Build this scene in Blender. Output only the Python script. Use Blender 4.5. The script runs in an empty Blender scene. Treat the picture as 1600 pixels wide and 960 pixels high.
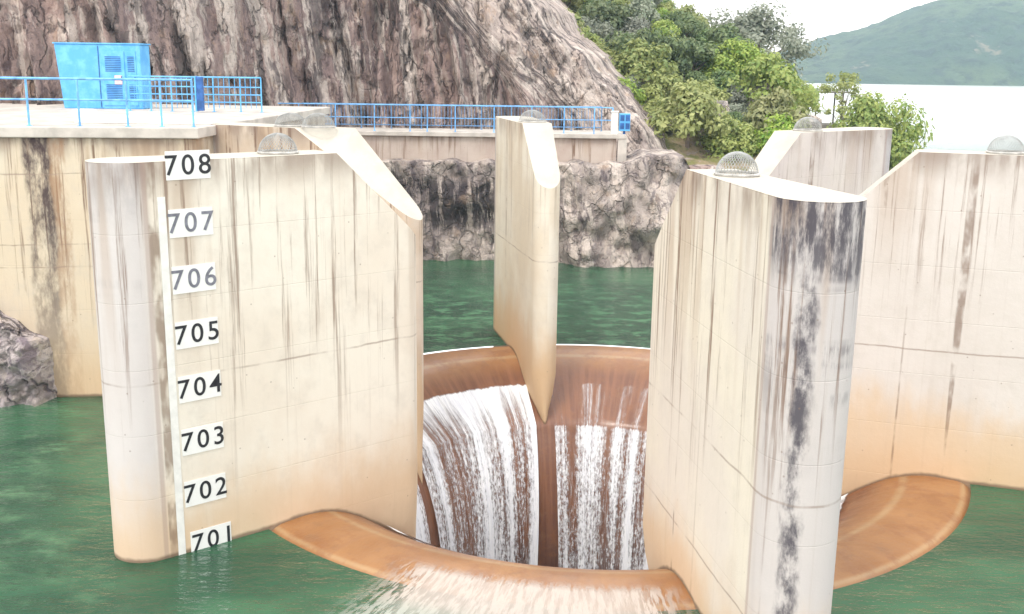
import bpy, bmesh, math, random
from mathutils import Vector, Matrix, noise
R = math.radians
random.seed(7)
sc = bpy.context.scene
COL = sc.collection

# ------------------------------------------------------------------ helpers
def link(o, parent=None):
    COL.objects.link(o)
    if parent: o.parent = parent
    return o
def tag(o, label=None, cat=None, group=None, kind=None):
    if label: o['label'] = label
    if cat: o['category'] = cat
    if group: o['group'] = group
    if kind: o['kind'] = kind
    return o
def empty(name, loc=(0, 0, 0), rz=0):
    o = bpy.data.objects.new(name, None); o.location = loc; o.rotation_euler = (0, 0, rz)
    o.empty_display_size = .2
    return link(o)
def from_data(name, verts, faces, mat, parent=None, smooth=False, uvs=None, attrs=None):
    me = bpy.data.meshes.new(name); me.from_pydata(verts, [], faces)
    if uvs:
        uvl = me.uv_layers.new(name='UVMap')
        for l in me.loops: uvl.data[l.index].uv = uvs[l.vertex_index]
    if attrs:
        for k, vals in attrs.items():
            a = me.attributes.new(k, 'FLOAT', 'POINT'); a.data.foreach_set('value', vals)
    me.materials.append(mat)
    if smooth: me.polygons.foreach_set('use_smooth', [True]*len(me.polygons))
    me.update()
    return link(bpy.data.objects.new(name, me), parent)
class MB:
    """collects boxes and tubes into one mesh"""
    def __init__(s): s.v = []; s.f = []
    def box(s, c, d, rz=0):
        n = len(s.v); ca, sa = math.cos(rz), math.sin(rz)
        for k in range(8):
            x = (d[0]/2)*(1 if k & 1 else -1); y = (d[1]/2)*(1 if k & 2 else -1); z = (d[2]/2)*(1 if k & 4 else -1)
            s.v.append((c[0]+x*ca-y*sa, c[1]+x*sa+y*ca, c[2]+z))
        s.f += [tuple(n+i for i in q) for q in ((0,2,3,1),(4,5,7,6),(0,1,5,4),(2,6,7,3),(0,4,6,2),(1,3,7,5))]
        return s
    def tube(s, a, b, r, r2=None, n=8):
        a = Vector(a); b = Vector(b); d = (b-a).normalized(); r2 = r if r2 is None else r2
        p = d.orthogonal().normalized(); q = d.cross(p); m = len(s.v)
        for (c, rr) in ((a, r), (b, r2)):
            for k in range(n):
                t = 2*math.pi*k/n; s.v.append(tuple(c+p*math.cos(t)*rr+q*math.sin(t)*rr))
        for k in range(n): s.f.append((m+k, m+(k+1) % n, m+n+(k+1) % n, m+n+k))
        s.f.append(tuple(m+k for k in range(n))[::-1]); s.f.append(tuple(m+n+k for k in range(n)))
        return s
    def build(s, name, mat, parent=None, smooth=False, bevel=0):
        o = from_data(name, s.v, s.f, mat, parent, smooth)
        if bevel:
            md = o.modifiers.new('b', 'BEVEL'); md.width = bevel; md.segments = 2; md.limit_method = 'ANGLE'
        return o
def fbm(x, y, z, o=4, h=.55):
    v = 0; a = 1
    for i in range(o):
        v += a*noise.noise((x, y, z)); x *= 2.03; y *= 2.03; z *= 2.03; a *= h
    return v
def sstep(a, b, x):
    t = max(0, min(1, (x-a)/(b-a))); return t*t*(3-2*t)

# ------------------------------------------------------------------ node helper
class NT:
    def __init__(s, name):
        s.m = bpy.data.materials.new(name); s.m.use_nodes = True
        s.t = s.m.node_tree; s.t.nodes.clear()
        s.out = s.t.nodes.new('ShaderNodeOutputMaterial')
    def n(s, typ, props=None, **inp):
        nd = s.t.nodes.new(typ)
        for k, v in (props or {}).items(): setattr(nd, k, v)
        for k, v in inp.items():
            key = int(k[1:]) if k[0] == 'i' and k[1:].isdigit() else k.replace('_', ' ')
            s.set(nd.inputs[key], v)
        return nd
    def set(s, sock, v):
        if isinstance(v, bpy.types.NodeSocket): s.t.links.new(v, sock)
        elif isinstance(v, bpy.types.Node): s.t.links.new(v.outputs[0], sock)
        elif isinstance(v, (tuple, list)) and sock.type == 'RGBA' and len(v) == 3: sock.default_value = (*v, 1)
        else: sock.default_value = v
    def math(s, op, a, b=0.0, c=0.0, clamp=False):
        return s.n('ShaderNodeMath', dict(operation=op, use_clamp=clamp), i0=a, i1=b, i2=c).outputs[0]
    def mix(s, f, a, b, mode='MIX'):
        nd = s.n('ShaderNodeMix', dict(data_type='RGBA', blend_type=mode, clamp_factor=True), i0=f, i6=a, i7=b)
        return nd.outputs[2]
    def noise(s, vec, scale=1, detail=4, rough=.55, dist=0):
        return s.n('ShaderNodeTexNoise', None, Vector=vec, Scale=scale, Detail=detail, Roughness=rough, Distortion=dist).outputs[0]
    def vor(s, vec, scale, feature='F1'):
        return s.n('ShaderNodeTexVoronoi', dict(feature=feature), Vector=vec, Scale=scale).outputs[0]
    def ss(s, x, a, b, lo=0.0, hi=1.0):
        nd = s.n('ShaderNodeMapRange', dict(interpolation_type='SMOOTHSTEP'), i0=x, i1=a, i2=b, i3=lo, i4=hi)
        return nd.outputs[0]
    def map(s, vec, scale=(1, 1, 1), loc=(0, 0, 0), rot=(0, 0, 0)):
        return s.n('ShaderNodeMapping', None, Vector=vec, Location=loc, Rotation=rot, Scale=scale).outputs[0]
    def comb(s, x=0., y=0., z=0.): return s.n('ShaderNodeCombineXYZ', None, i0=x, i1=y, i2=z).outputs[0]
    def sep(s, v): return s.n('ShaderNodeSeparateXYZ', None, i0=v).outputs
    def bump(s, h, strength=.5, dist=.05, normal=None):
        nd = s.n('ShaderNodeBump', None, Strength=strength, Distance=dist, Height=h)
        if normal: s.set(nd.inputs['Normal'], normal)
        return nd.outputs[0]
    def pbr(s, col, rough=.8, normal=None, **kw):
        nd = s.n('ShaderNodeBsdfPrincipled', None, Base_Color=col, Roughness=rough)
        if normal is not None: s.set(nd.inputs['Normal'], normal)
        for k, v in kw.items(): s.set(nd.inputs[k.replace('_', ' ')], v)
        return nd.outputs[0]
    def done(s, sh): s.t.links.new(sh, s.out.inputs[0]); return s.m
    def obj(s): return s.n('ShaderNodeTexCoord').outputs['Object']
    def uv(s): return s.n('ShaderNodeTexCoord').outputs['UV']
    def attr(s, k): return s.n('ShaderNodeAttribute', dict(attribute_name=k)).outputs['Fac']
    def nz(s): return s.sep(s.n('ShaderNodeNewGeometry').outputs['Normal'])[2]

def simple(name, col, rough=.6, var=.15, scale=3, metallic=0):
    t = NT(name); p = t.obj(); f = t.noise(p, scale, 5)
    c = t.mix(t.ss(f, .35, .65), tuple(x*(1-var) for x in col), tuple(min(1, x*(1+var)) for x in col))
    return t.done(t.pbr(c, rough, t.bump(t.noise(p, scale*8, 3), .15, .01), Metallic=metallic))

def concrete(name, seed, base=(.60, .545, .455), tint=(.56, .49, .45), streak=.7, fall=4.0, top=7.22, orange=.6,
             orange_top=1.9, nose_dark=.3, joints=(3.4,), bands=(), nose_col=(.40, .365, .375), topcol=(.52, .475, .40), ucen=-.35):
    t = NT(name); uv = t.uv(); u, v, _ = t.sep(uv)
    P = lambda su, sv, o=0: t.comb(t.math('MULTIPLY', u, su), t.math('MULTIPLY', v, sv), seed*7.31+o)
    nose = t.attr('nose')
    col = t.mix(t.ss(t.noise(P(.55, .4), 1, 5), .38, .62), base, tint)
    col = t.mix(t.ss(t.noise(P(2.5, 2.0, 5), 1, 6, .65), .45, .75, 0, .3), col, (.47, .42, .36))
    # nose stands in a greyer mix
    col = t.mix(t.math('MULTIPLY', nose, .75), col, nose_col)
    # board marks and faint lifts of the formwork
    bm = t.math('FRACT', t.math('MULTIPLY', v, .833))
    lift = t.ss(t.math('ABSOLUTE', t.math('SUBTRACT', bm, .5)), .488, .499)
    col = t.mix(t.math('MULTIPLY', lift, .10), col, (.3, .26, .22))
    um = t.math('FRACT', t.math('MULTIPLY', u, .41))
    vl = t.ss(t.math('ABSOLUTE', t.math('SUBTRACT', um, .5)), .490, .499)
    col = t.mix(t.math('MULTIPLY', vl, .09), col, (.34, .27, .2))
    d = t.math('SUBTRACT', top, v)          # depth below the coping
    # tide colour near the water
    wob = t.math('ADD', t.math('MULTIPLY', t.math('SUBTRACT', t.noise(P(.5, .3, 11), 1, 3), .5), 1.8), t.math('MULTIPLY', t.math('SUBTRACT', t.noise(P(2.2, .9, 12), 1, 6, .65), .5), 1.5))
    om = t.ss(t.math('ADD', v, wob), orange_top, orange_top-1.5)
    col = t.mix(t.math('MULTIPLY', om, orange), col, (.58, .40, .235))
    om2 = t.ss(t.math('ADD', v, t.math('MULTIPLY', wob, .5)), .9, .1)
    col = t.mix(t.math('MULTIPLY', om2, orange*.45), col, (.55, .33, .15))
    # rain streaks from the top
    s1 = t.ss(t.noise(P(1.5, .07, 1), 1, 3, .6), .50, .64)
    f1 = t.ss(d, 0, fall, 1, .0)
    s2 = t.ss(t.noise(P(6.5, .16, 2), 1, 6, .7), .53, .66)
    f2 = t.ss(t.math('ADD', d, t.math('MULTIPLY', t.noise(P(1.1, .02, 3), 1, 2), -fall*1.1)), -.5, fall*.6, 1, .06)
    st = t.math('MULTIPLY', t.math('MULTIPLY', s1, f1), .55)
    col = t.mix(t.math('MULTIPLY', st, streak), col, (.33, .21, .125))
    st2 = t.math('MULTIPLY', t.math('MULTIPLY', s2, f2), .9)
    col = t.mix(t.math('MULTIPLY', st2, streak), col, (.17, .095, .06))
    # few long thin runs
    s3 = t.ss(t.noise(P(2.9, .035, 21), 1, 2, .5), .655, .70)
    br = t.ss(t.noise(P(3, 1.3, 22), 1, 3), .38, .6)
    col = t.mix(t.math('MULTIPLY', t.math('MULTIPLY', s3, br), streak*.85), col, (.15, .08, .045))
    # grime band right under the edge
    g = t.math('MULTIPLY', t.ss(d, 0, .75, 1, 0), t.ss(t.noise(P(1.8, .6, 4), 1, 4), .35, .6))
    col = t.mix(t.math('MULTIPLY', g, .75*min(1, streak+.1)), col, (.20, .135, .10))
    # nose: black lichen bands and one long run down the middle
    if nose_dark > 0:
        b1 = t.ss(t.noise(P(5.5, .8, 6), 1, 7, .72), .42, .58)
        bandn = t.ss(t.noise(P(.25, 1.5, 16), 1, 3, .6), .42, .56)
        b1 = t.math('MULTIPLY', t.math('MULTIPLY', b1, bandn), t.ss(d, .1, 4.2, 1, .0))
        b0 = t.math('MULTIPLY', t.ss(d, .5, 1.3, 1, 0), t.ss(t.noise(P(6, 1.0, 36), 1, 7, .72), .36, .56))
        uu = t.math('ABSOLUTE', t.math('ADD', t.math('SUBTRACT', u, ucen), t.math('MULTIPLY', t.math('SUBTRACT', t.noise(P(.2, 1.1, 26), 1, 3), .5), .14)))
        cen = t.math('MULTIPLY', t.ss(t.math('ADD', uu, t.math('MULTIPLY', t.math('SUBTRACT', t.noise(P(9, 3.0, 47), 1, 6, .7), .5), .3)), .04, .20, 1, 0), t.ss(t.noise(P(2.5, 1.0, 46), 1, 6, .7), .36, .56))
        cen = t.math('MULTIPLY', cen, t.ss(d, .6, 1.2, 0, 1))
        dk = t.math('MAXIMUM', t.math('MAXIMUM', b1, b0), cen)
        col = t.mix(t.math('MULTIPLY', t.math('MULTIPLY', dk, nose), nose_dark), col, (.035, .028, .042))
    ln = t.ss(t.math('ABSOLUTE', t.math('SUBTRACT', nose, .5)), .10, .30, 1, 0)
    col = t.mix(t.math('MULTIPLY', ln, .45), col, (.30, .20, .17))
    for (uc, uw, cc, amt) in bands:
        e = t.math('ADD', t.math('SUBTRACT', u, uc), t.math('MULTIPLY', t.math('SUBTRACT', t.noise(P(.8, .9, 9), 1, 4), .5), .35))
        m = t.math('MULTIPLY', t.ss(t.math('ABSOLUTE', e), uw*.6, uw, 1, 0), t.ss(t.noise(P(2.2, .8, 8), 1, 5, .7), .34, .6))
        col = t.mix(t.math('MULTIPLY', m, t.ss(d, .5, 7.5, amt, amt*.35)), col, cc)
    jm = None
    for j in joints:
        w = t.math('ADD', t.math('SUBTRACT', v, j), t.math('MULTIPLY', t.math('SUBTRACT', t.noise(P(.9, .1, 13), 1, 4), .5), .12))
        m = t.ss(t.math('ABSOLUTE', w), .008, .028, 1, 0)
        jm = m if jm is None else t.math('MAXIMUM', jm, m)
    if jm is not None:
        col = t.mix(t.math('MULTIPLY', jm, t.ss(t.noise(P(1.5, .5, 14), 1, 4), .36, .6, .05, .6)), col, (.24, .17, .13))
    # dark line along the foot
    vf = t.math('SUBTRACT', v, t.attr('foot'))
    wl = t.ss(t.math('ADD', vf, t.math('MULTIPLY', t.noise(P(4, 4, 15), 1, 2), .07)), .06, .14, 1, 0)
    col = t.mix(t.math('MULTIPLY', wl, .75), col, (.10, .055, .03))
    # small pits
    pit = t.ss(t.vor(P(3.1, 3.1, 17), 1.0), .03, .07, 1, 0)
    col = t.mix(t.math('MULTIPLY', pit, .5), col, (.18, .12, .09))
    # washed upward faces
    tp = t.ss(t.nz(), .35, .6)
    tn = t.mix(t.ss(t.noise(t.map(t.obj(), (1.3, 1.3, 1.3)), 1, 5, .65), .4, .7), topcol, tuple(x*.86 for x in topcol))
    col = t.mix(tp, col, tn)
    h = t.math('ADD', t.noise(P(3, 3, 31), 1, 8, .7), t.math('MULTIPLY', lift, -.25))
    return t.done(t.pbr(col, .82, t.bump(h, .35, .03)))

def rock(name, pal, lean=.25, fine=1.0, dark=.6, stretch=.28, crack=.5, blk=0.0, warm=.5, xdark=None, slab=None):
    t = NT(name); p = t.obj(); x, y, z = t.sep(p)
    sl_ = t.attr('slab') if slab else 0.0
    xl = t.math('ADD', x, t.math('MULTIPLY', z, t.math('ADD', lean, t.math('MULTIPLY', sl_, .6)) if slab else lean))
    q = t.comb(xl, t.math('MULTIPLY', y, .5), t.math('MULTIPLY', z, stretch))
    wq = t.n('ShaderNodeVectorMath', dict(operation='ADD'), i0=q, i1=t.n('ShaderNodeVectorMath', dict(operation='SCALE'), i0=t.n('ShaderNodeTexNoise', None, Vector=p, Scale=.8, Detail=4).outputs[1], Scale=.5)).outputs[0]
    a, b, dk = pal
    n1 = t.noise(wq, .62, 6, .6); n2 = t.noise(wq, 2.1, 6, .62); n3 = t.noise(p, 5*fine, 7, .7)
    n4 = t.noise(t.map(wq, (1, 1, .45)), 1.15, 5, .6)
    col = t.mix(t.ss(n1, .42, .58), a, b)
    if slab: col = t.mix(t.math('MULTIPLY', sl_, .8), col, t.mix(t.ss(n2, .4, .6), slab[0], slab[1]))
    col = t.mix(t.ss(n4, .50, .57, 0, .85), col, (.66, .56, .49))
    col = t.mix(t.ss(n2, .53, .64, 0, .5), col, (.62, .51, .43))
    col = t.mix(t.ss(n2, .36, .46, .7, 0), col, tuple(c*1.9 for c in dk))
    col = t.mix(t.ss(n3, .34, .46, .45, 0), col, tuple(c*2.2 for c in dk))
    # dark weathering runs
    m = t.ss(t.noise(wq, 1.05, 6, .66), .50, .57)
    amt = t.ss(t.noise(p, .22, 3), .40, .56, .35, 1)
    if xdark:
        xm = t.math('MULTIPLY', t.ss(x, xdark[1], xdark[1]+1.2, 1, .12), t.ss(z, xdark[2]-.6, xdark[2]+.7, 0, 1))
        xm = t.math('MULTIPLY', xm, t.ss(z, xdark[3]-.5, xdark[3]+.4, 1, 0)); amt = xm
        m = t.ss(t.noise(t.map(wq, (3.2, 1, 1.1)), 1.0, 8, .72), .44, .52)
    col = t.mix(t.math('MULTIPLY', t.math('MULTIPLY', m, amt), dark), col, dk)
    # warm lichen and iron
    w = t.ss(t.noise(p, 1.1, 5, .6), .56, .72)
    col = t.mix(t.math('MULTIPLY', w, warm), col, (.50, .33, .21))
    wv = t.n('ShaderNodeVectorMath', dict(operation='ADD'), i0=p, i1=t.n('ShaderNodeVectorMath', dict(operation='SCALE'), i0=t.n('ShaderNodeTexNoise', None, Vector=p, Scale=1.7, Detail=5).outputs[1], Scale=.9)).outputs[0]
    wv = t.map(wv, (1, .6, .62 if blk else .26), rot=(0, lean*.8, 0))
    v1 = t.ss(t.vor(wv, .85, 'DISTANCE_TO_EDGE'), 0, .045, 1, 0)
    v2 = t.ss(t.vor(t.map(wv, (1, 1, 1.9), rot=(0, .5, 0)), 2.0, 'DISTANCE_TO_EDGE'), .0, .09, 1, 0)
    cr = t.math('MAXIMUM', t.math('MULTIPLY', v1, t.ss(n2, .4, .55)), t.math('MULTIPLY', t.math('MULTIPLY', v2, .35), t.ss(t.noise(p, 1.4, 4, .6), .45, .58)))
    col = t.mix(t.math('MULTIPLY', cr, crack), col, tuple(c*.7 for c in dk))
    h = t.math('ADD', t.math('ADD', t.math('MULTIPLY', n2, 1.3), t.math('MULTIPLY', n3, .45)), t.math('MULTIPLY', cr, -.6))
    return t.done(t.pbr(col, .9, t.bump(h, 1.0, .28)))

# ------------------------------------------------------------------ camera
H = 8.907
cam = bpy.data.cameras.new('camera'); co = link(bpy.data.objects.new('camera', cam))
th, ro = R(12.811), R(.766)
right = Vector((1, 0, 0)); fwd = Vector((0, math.cos(th), -math.sin(th))); up = right.cross(fwd)
X = right*math.cos(ro)+up*math.sin(ro); Y = up*math.cos(ro)-right*math.sin(ro); Z = -fwd
co.matrix_world = Matrix(((X.x, Y.x, Z.x, 0), (X.y, Y.y, Z.y, 0), (X.z, Y.z, Z.z, H), (0, 0, 0, 1)))
cam.sensor_width = 36; cam.lens = 36*1665.48/1600; cam.clip_start = .1; cam.clip_end = 6000
sc.camera = co

# ------------------------------------------------------------------ light
SUN_EL, SUN_AZ = 56, 212          # azimuth clockwise from +Y
w = bpy.data.worlds.new('World'); sc.world = w; w.use_nodes = True
wt = w.node_tree; wt.nodes.clear()
sky = wt.nodes.new('ShaderNodeTexSky'); sky.sky_type = 'NISHITA'; sky.sun_disc = False
sky.sun_elevation = R(SUN_EL); sky.sun_rotation = R(SUN_AZ); sky.air_density = 1.2; sky.dust_density = 4.0; sky.ozone_density = 1.0
hs = wt.nodes.new('ShaderNodeHueSaturation'); hs.inputs['Saturation'].default_value = .35; hs.inputs['Value'].default_value = 1.0
bg = wt.nodes.new('ShaderNodeBackground'); bg.inputs[1].default_value = .15
wo = wt.nodes.new('ShaderNodeOutputWorld')
# thin bright overcast over the clear sky
wc = wt.nodes.new('ShaderNodeTexCoord'); wn = wt.nodes.new('ShaderNodeTexNoise'); wn.inputs['Scale'].default_value = 2.2; wn.inputs['Detail'].default_value = 5
wm = wt.nodes.new('ShaderNodeMapRange'); wm.inputs[1].default_value = .25; wm.inputs[2].default_value = .6; wm.inputs[3].default_value = .72; wm.inputs[4].default_value = 1
wx = wt.nodes.new('ShaderNodeMix'); wx.data_type = 'RGBA'; wx.inputs[7].default_value = (6.3, 6.5, 6.7, 1)
wt.links.new(wc.outputs['Generated'], wn.inputs['Vector']); wt.links.new(wn.outputs[0], wm.inputs[0]); wt.links.new(wm.outputs[0], wx.inputs[0])
wt.links.new(sky.outputs[0], hs.inputs['Color']); wt.links.new(hs.outputs[0], wx.inputs[6]); wt.links.new(wx.outputs[2], bg.inputs[0]); wt.links.new(bg.outputs[0], wo.inputs[0])
sl = bpy.data.lights.new('sun', 'SUN'); sl.energy = .9; sl.angle = R(14); sl.color = (1, .95, .87)
so = link(bpy.data.objects.new('sun', sl))
a = R(SUN_AZ); e = R(SUN_EL)
sd = Vector((math.sin(a)*math.cos(e), math.cos(a)*math.cos(e), math.sin(e)))
so.rotation_euler = sd.to_track_quat('Z', 'Y').to_euler(); so.location = (0, 0, 60)
vs = sc.view_settings; vs.view_transform = 'Standard'; vs.look = 'None'; vs.gamma = 1; vs.use_curve_mapping = False; vs.exposure = 1.2

# ------------------------------------------------------------------ spillway ring
CX, CY = 1.926, 25.046
PROF = [(9.9, -2.2), (9.3, -.9), (8.9, -.28), (8.6, 0), (8.25, .055), (7.9, .07), (7.6, .045), (7.3, -.02), (7.0, -.13), (6.7, -.29), (6.4, -.49), (6.1, -.71),
        (5.8, -.92), (5.5, -1.13), (5.25, -1.31), (5.04, -1.47), (5.0, -1.62), (4.78, -2.15), (4.55, -2.95), (4.4, -3.8), (4.28, -5), (4.2, -7), (4.15, -10), (4.12, -15)]
def rz_of(n=160):
    return PROF
def ring_mesh(name, mat, prof, a0=0, a1=360, n=240, off=0, kind=None, wob=0):
    vs_, fs, uvs = [], [], []
    L = [0]
    for i in range(1, len(prof)): L.append(L[-1]+math.dist(prof[i], prof[i-1]))
    closed = (a1-a0) >= 360
    m = n if closed else n+1
    for j in range(m):
        an = R(a0+(a1-a0)*j/n)
        for i, (r, z) in enumerate(prof):
            rr = r
            if off: rr = r-off+wob*noise.noise((an*9, L[i]*.35, 3))
            vs_.append((CX+rr*math.cos(an), CY+rr*math.sin(an), z+(off*.4 if off else 0))); uvs.append((math.degrees(an)*.1, L[i]))
    k = len(prof)
    for j in range(n):
        j2 = (j+1) % m
        for i in range(k-1): fs.append((j*k+i, j*k+i+1, j2*k+i+1, j2*k+i))
    return from_data(name, vs_, fs, mat, None, True, uvs)
# wet, iron-stained crest
t = NT('wet_stained_crest'); p = t.obj(); uv = t.uv(); u, v, _ = t.sep(uv)
n1 = t.noise(t.comb(t.math('MULTIPLY', u, 1.2), t.math('MULTIPLY', v, .5), 0), 1, 6, .6)
n2 = t.noise(t.comb(t.math('MULTIPLY', u, 7), t.math('MULTIPLY', v, .35), 2), 1, 4, .6)
z_ = t.sep(p)[2]
c = t.mix(t.ss(n1, .35, .65), (.27, .115, .036), (.33, .16, .06))
c = t.mix(t.ss(n2, .45, .7, 0, .45), c, (.26, .12, .055))
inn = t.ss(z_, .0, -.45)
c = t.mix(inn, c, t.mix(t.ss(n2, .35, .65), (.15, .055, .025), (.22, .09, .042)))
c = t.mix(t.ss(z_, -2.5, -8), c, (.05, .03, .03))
c = t.mix(t.ss(t.noise(p, 2.2, 6, .7), .52, .7, 0, .5), c, (.20, .10, .05))
edge = t.math('MULTIPLY', t.ss(z_, -.05, .0), t.ss(z_, .0, .03, 1, 0))
c = t.mix(t.math('MULTIPLY', edge, .25), c, (.5, .42, .25))
c = t.mix(t.ss(t.noise(p, 1.3, 8, .72), .48, .62, 0, .55), c, (.22, .085, .03))
rip = t.noise(t.comb(t.math('MULTIPLY', u, 9), t.math('MULTIPLY', v, 1.2), 5), 1, 4, .6)
crest_m = t.done(t.pbr(c, t.ss(n1, .35, .65, .32, .6), t.bump(t.math('ADD', rip, t.noise(p, 9, 6, .7)), .3, .03), Coat_Weight=.3, Coat_Roughness=.2))
# finer profile through interpolation
fine = []
for i in range(len(PROF)-1):
    p0 = PROF[max(0, i-1)]; p1 = PROF[i]; p2 = PROF[i+1]; p3 = PROF[min(len(PROF)-1, i+2)]
    st = 1 if 14 <= i <= 15 else 3
    for k in range(st):
        f = k/st
        fine.append(tuple(.5*((2*p1[d])+(-p0[d]+p2[d])*f+(2*p0[d]-5*p1[d]+4*p2[d]-p3[d])*f*f+(-p0[d]+3*p1[d]-3*p2[d]+p3[d])*f**3) if st > 1 else p1[d] for d in (0, 1)))
fine.append(PROF[-1])
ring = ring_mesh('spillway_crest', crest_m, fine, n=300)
tag(ring, 'round orange brown spillway crest lip dropping into a deep funnel between the piers', 'spillway')
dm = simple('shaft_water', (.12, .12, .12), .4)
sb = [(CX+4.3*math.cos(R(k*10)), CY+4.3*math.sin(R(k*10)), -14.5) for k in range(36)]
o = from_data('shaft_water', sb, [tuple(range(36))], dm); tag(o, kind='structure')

# ------------------------------------------------------------------ piers
def crest_z(r):
    if r > 8.6: return 0
    for (r0, z0), (r1, z1) in zip(PROF, PROF[1:]):
        if r1 <= r <= r0: return z1+(z0-z1)*(r-r1)/(r0-r1)
    return -2
RIN, RSL, ROUT, WI, WO, ZT = 5.044, 7.024, 11.513, .718, 1.28, 7.223
def pier(name, ang, mat, label, zb=5.36, rin=RIN, rsl=(RSL, RSL), zt=ZT, rout=ROUT, wi=WI):
    """rsl: slope start on the +side and on the -side"""
    st = []
    k = 12
    Ri = wi/2*.95; Ro = WO/2
    def wid(r): return (wi+(WO-wi)*(r-rin)/(rout-rin))/2
    for i in range(k+1):
        t_ = i/k*math.pi/2; r = rin+Ri*1.25*(1-math.cos(t_)); st.append((r, wid(rin+Ri)*math.sin(t_), 0))
    rr = st[-1][0]; end = rout-Ro
    N = 26
    for i in range(1, N+1):
        r = rr+(end-rr)*i/N; st.append((r, wid(r), 0))
    for i in range(1, k+1):
        t_ = i/k*math.pi/2; st.append((end+Ro*math.sin(t_), wid(end)*math.cos(t_), 1))
    for q in rsl:
        if not any(abs(s[0]-q) < .03 for s in st): st.append((q, wid(q), 0))
    st.sort(key=lambda s: s[0])
    def top(r, sl):
        if r >= sl: return zt
        rb = rin
        return zb+(zt-zb)*(r-rb)/(sl-rb)
    # perimeter distance from the outer tip
    n = len(st); D = [0]*n
    for i in range(n-2, -1, -1): D[i] = D[i+1]+math.hypot(st[i][0]-st[i+1][0], st[i][1]-st[i+1][1])
    V, F, UV, NO, FO = [], [], [], [], []
    zs = [-9, -3, -1.6, -1.1, -.6, 0, 1.5, 3, 4.5, None]
    def nosev(r): return sstep(end-.10, end+.02, r)
    cols = {}
    for s in (1, -1):
        for i, (r, wd, _) in enumerate(st):
            for j, z in enumerate(zs):
                zz = top(r, rsl[0] if s == 1 else rsl[1]) if z is None else z
                cols[(s, i, j)] = len(V)
                tw = 1-.8*sstep(0, -1.7, zz)*sstep(rin+2.0, rin+.1, r)
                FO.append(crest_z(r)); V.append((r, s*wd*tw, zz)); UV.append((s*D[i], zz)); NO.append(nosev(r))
    J = len(zs)
    for s in (1, -1):
        for i in range(n-1):
            for j in range(J-1):
                q = (cols[(s, i, j)], cols[(s, i+1, j)], cols[(s, i+1, j+1)], cols[(s, i, j+1)])
                F.append(q if s == -1 else q[::-1])
    for i in range(n-1):
        q = (cols[(1, i, J-1)], cols[(-1, i, J-1)], cols[(-1, i+1, J-1)], cols[(1, i+1, J-1)])
        F.append(q)
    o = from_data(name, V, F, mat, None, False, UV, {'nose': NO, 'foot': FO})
    bm = bmesh.new(); bm.from_mesh(o.data)
    bmesh.ops.remove_doubles(bm, verts=bm.verts, dist=1e-4)
    bmesh.ops.recalc_face_normals(bm, faces=bm.faces)
    for f in bm.faces: f.smooth = abs(f.normal.z) < .3
    for e_ in bm.edges:
        if len(e_.link_faces) == 2:
            e_.smooth = e_.calc_face_angle() < R(30)
    bm.to_mesh(o.data); bm.free()
    md = o.modifiers.new('b', 'BEVEL'); md.width = .03; md.segments = 2; md.limit_method = 'ANGLE'; md.angle_limit = R(40)
    o.location = (CX, CY, 0); o.rotation_euler = (0, 0, R(ang))
    tag(o, label, 'pier', 'radial concrete piers round the spillway')
    return o
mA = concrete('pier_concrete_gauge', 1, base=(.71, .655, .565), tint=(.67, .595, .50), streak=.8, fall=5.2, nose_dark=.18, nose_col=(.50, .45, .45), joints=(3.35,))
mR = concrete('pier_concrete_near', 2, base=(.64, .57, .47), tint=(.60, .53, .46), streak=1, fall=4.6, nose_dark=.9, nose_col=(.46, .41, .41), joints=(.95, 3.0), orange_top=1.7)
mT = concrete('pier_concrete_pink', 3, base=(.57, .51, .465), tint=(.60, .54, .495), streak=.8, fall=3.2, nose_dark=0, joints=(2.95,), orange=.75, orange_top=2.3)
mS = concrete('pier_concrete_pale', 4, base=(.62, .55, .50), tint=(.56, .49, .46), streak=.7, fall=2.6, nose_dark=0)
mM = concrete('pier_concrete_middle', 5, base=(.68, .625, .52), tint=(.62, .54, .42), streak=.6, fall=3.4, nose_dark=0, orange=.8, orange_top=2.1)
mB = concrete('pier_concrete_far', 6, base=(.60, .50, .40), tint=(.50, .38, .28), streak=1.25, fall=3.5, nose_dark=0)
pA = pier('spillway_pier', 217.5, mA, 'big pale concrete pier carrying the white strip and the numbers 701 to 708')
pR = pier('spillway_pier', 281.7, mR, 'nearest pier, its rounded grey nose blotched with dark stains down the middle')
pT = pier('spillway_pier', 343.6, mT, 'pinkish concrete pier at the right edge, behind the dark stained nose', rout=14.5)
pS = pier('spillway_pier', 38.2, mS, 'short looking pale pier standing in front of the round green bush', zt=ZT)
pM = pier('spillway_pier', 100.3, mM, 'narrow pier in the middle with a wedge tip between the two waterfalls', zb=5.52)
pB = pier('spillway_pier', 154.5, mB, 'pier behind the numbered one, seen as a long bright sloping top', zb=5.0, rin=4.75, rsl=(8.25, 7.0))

def on_pier(ang, r, s=0.0):
    u_ = Vector((math.cos(R(ang)), math.sin(R(ang)))); m_ = Vector((-u_.y, u_.x)); q = u_*r+m_*s
    return (CX+q.x, CY+q.y)

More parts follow.
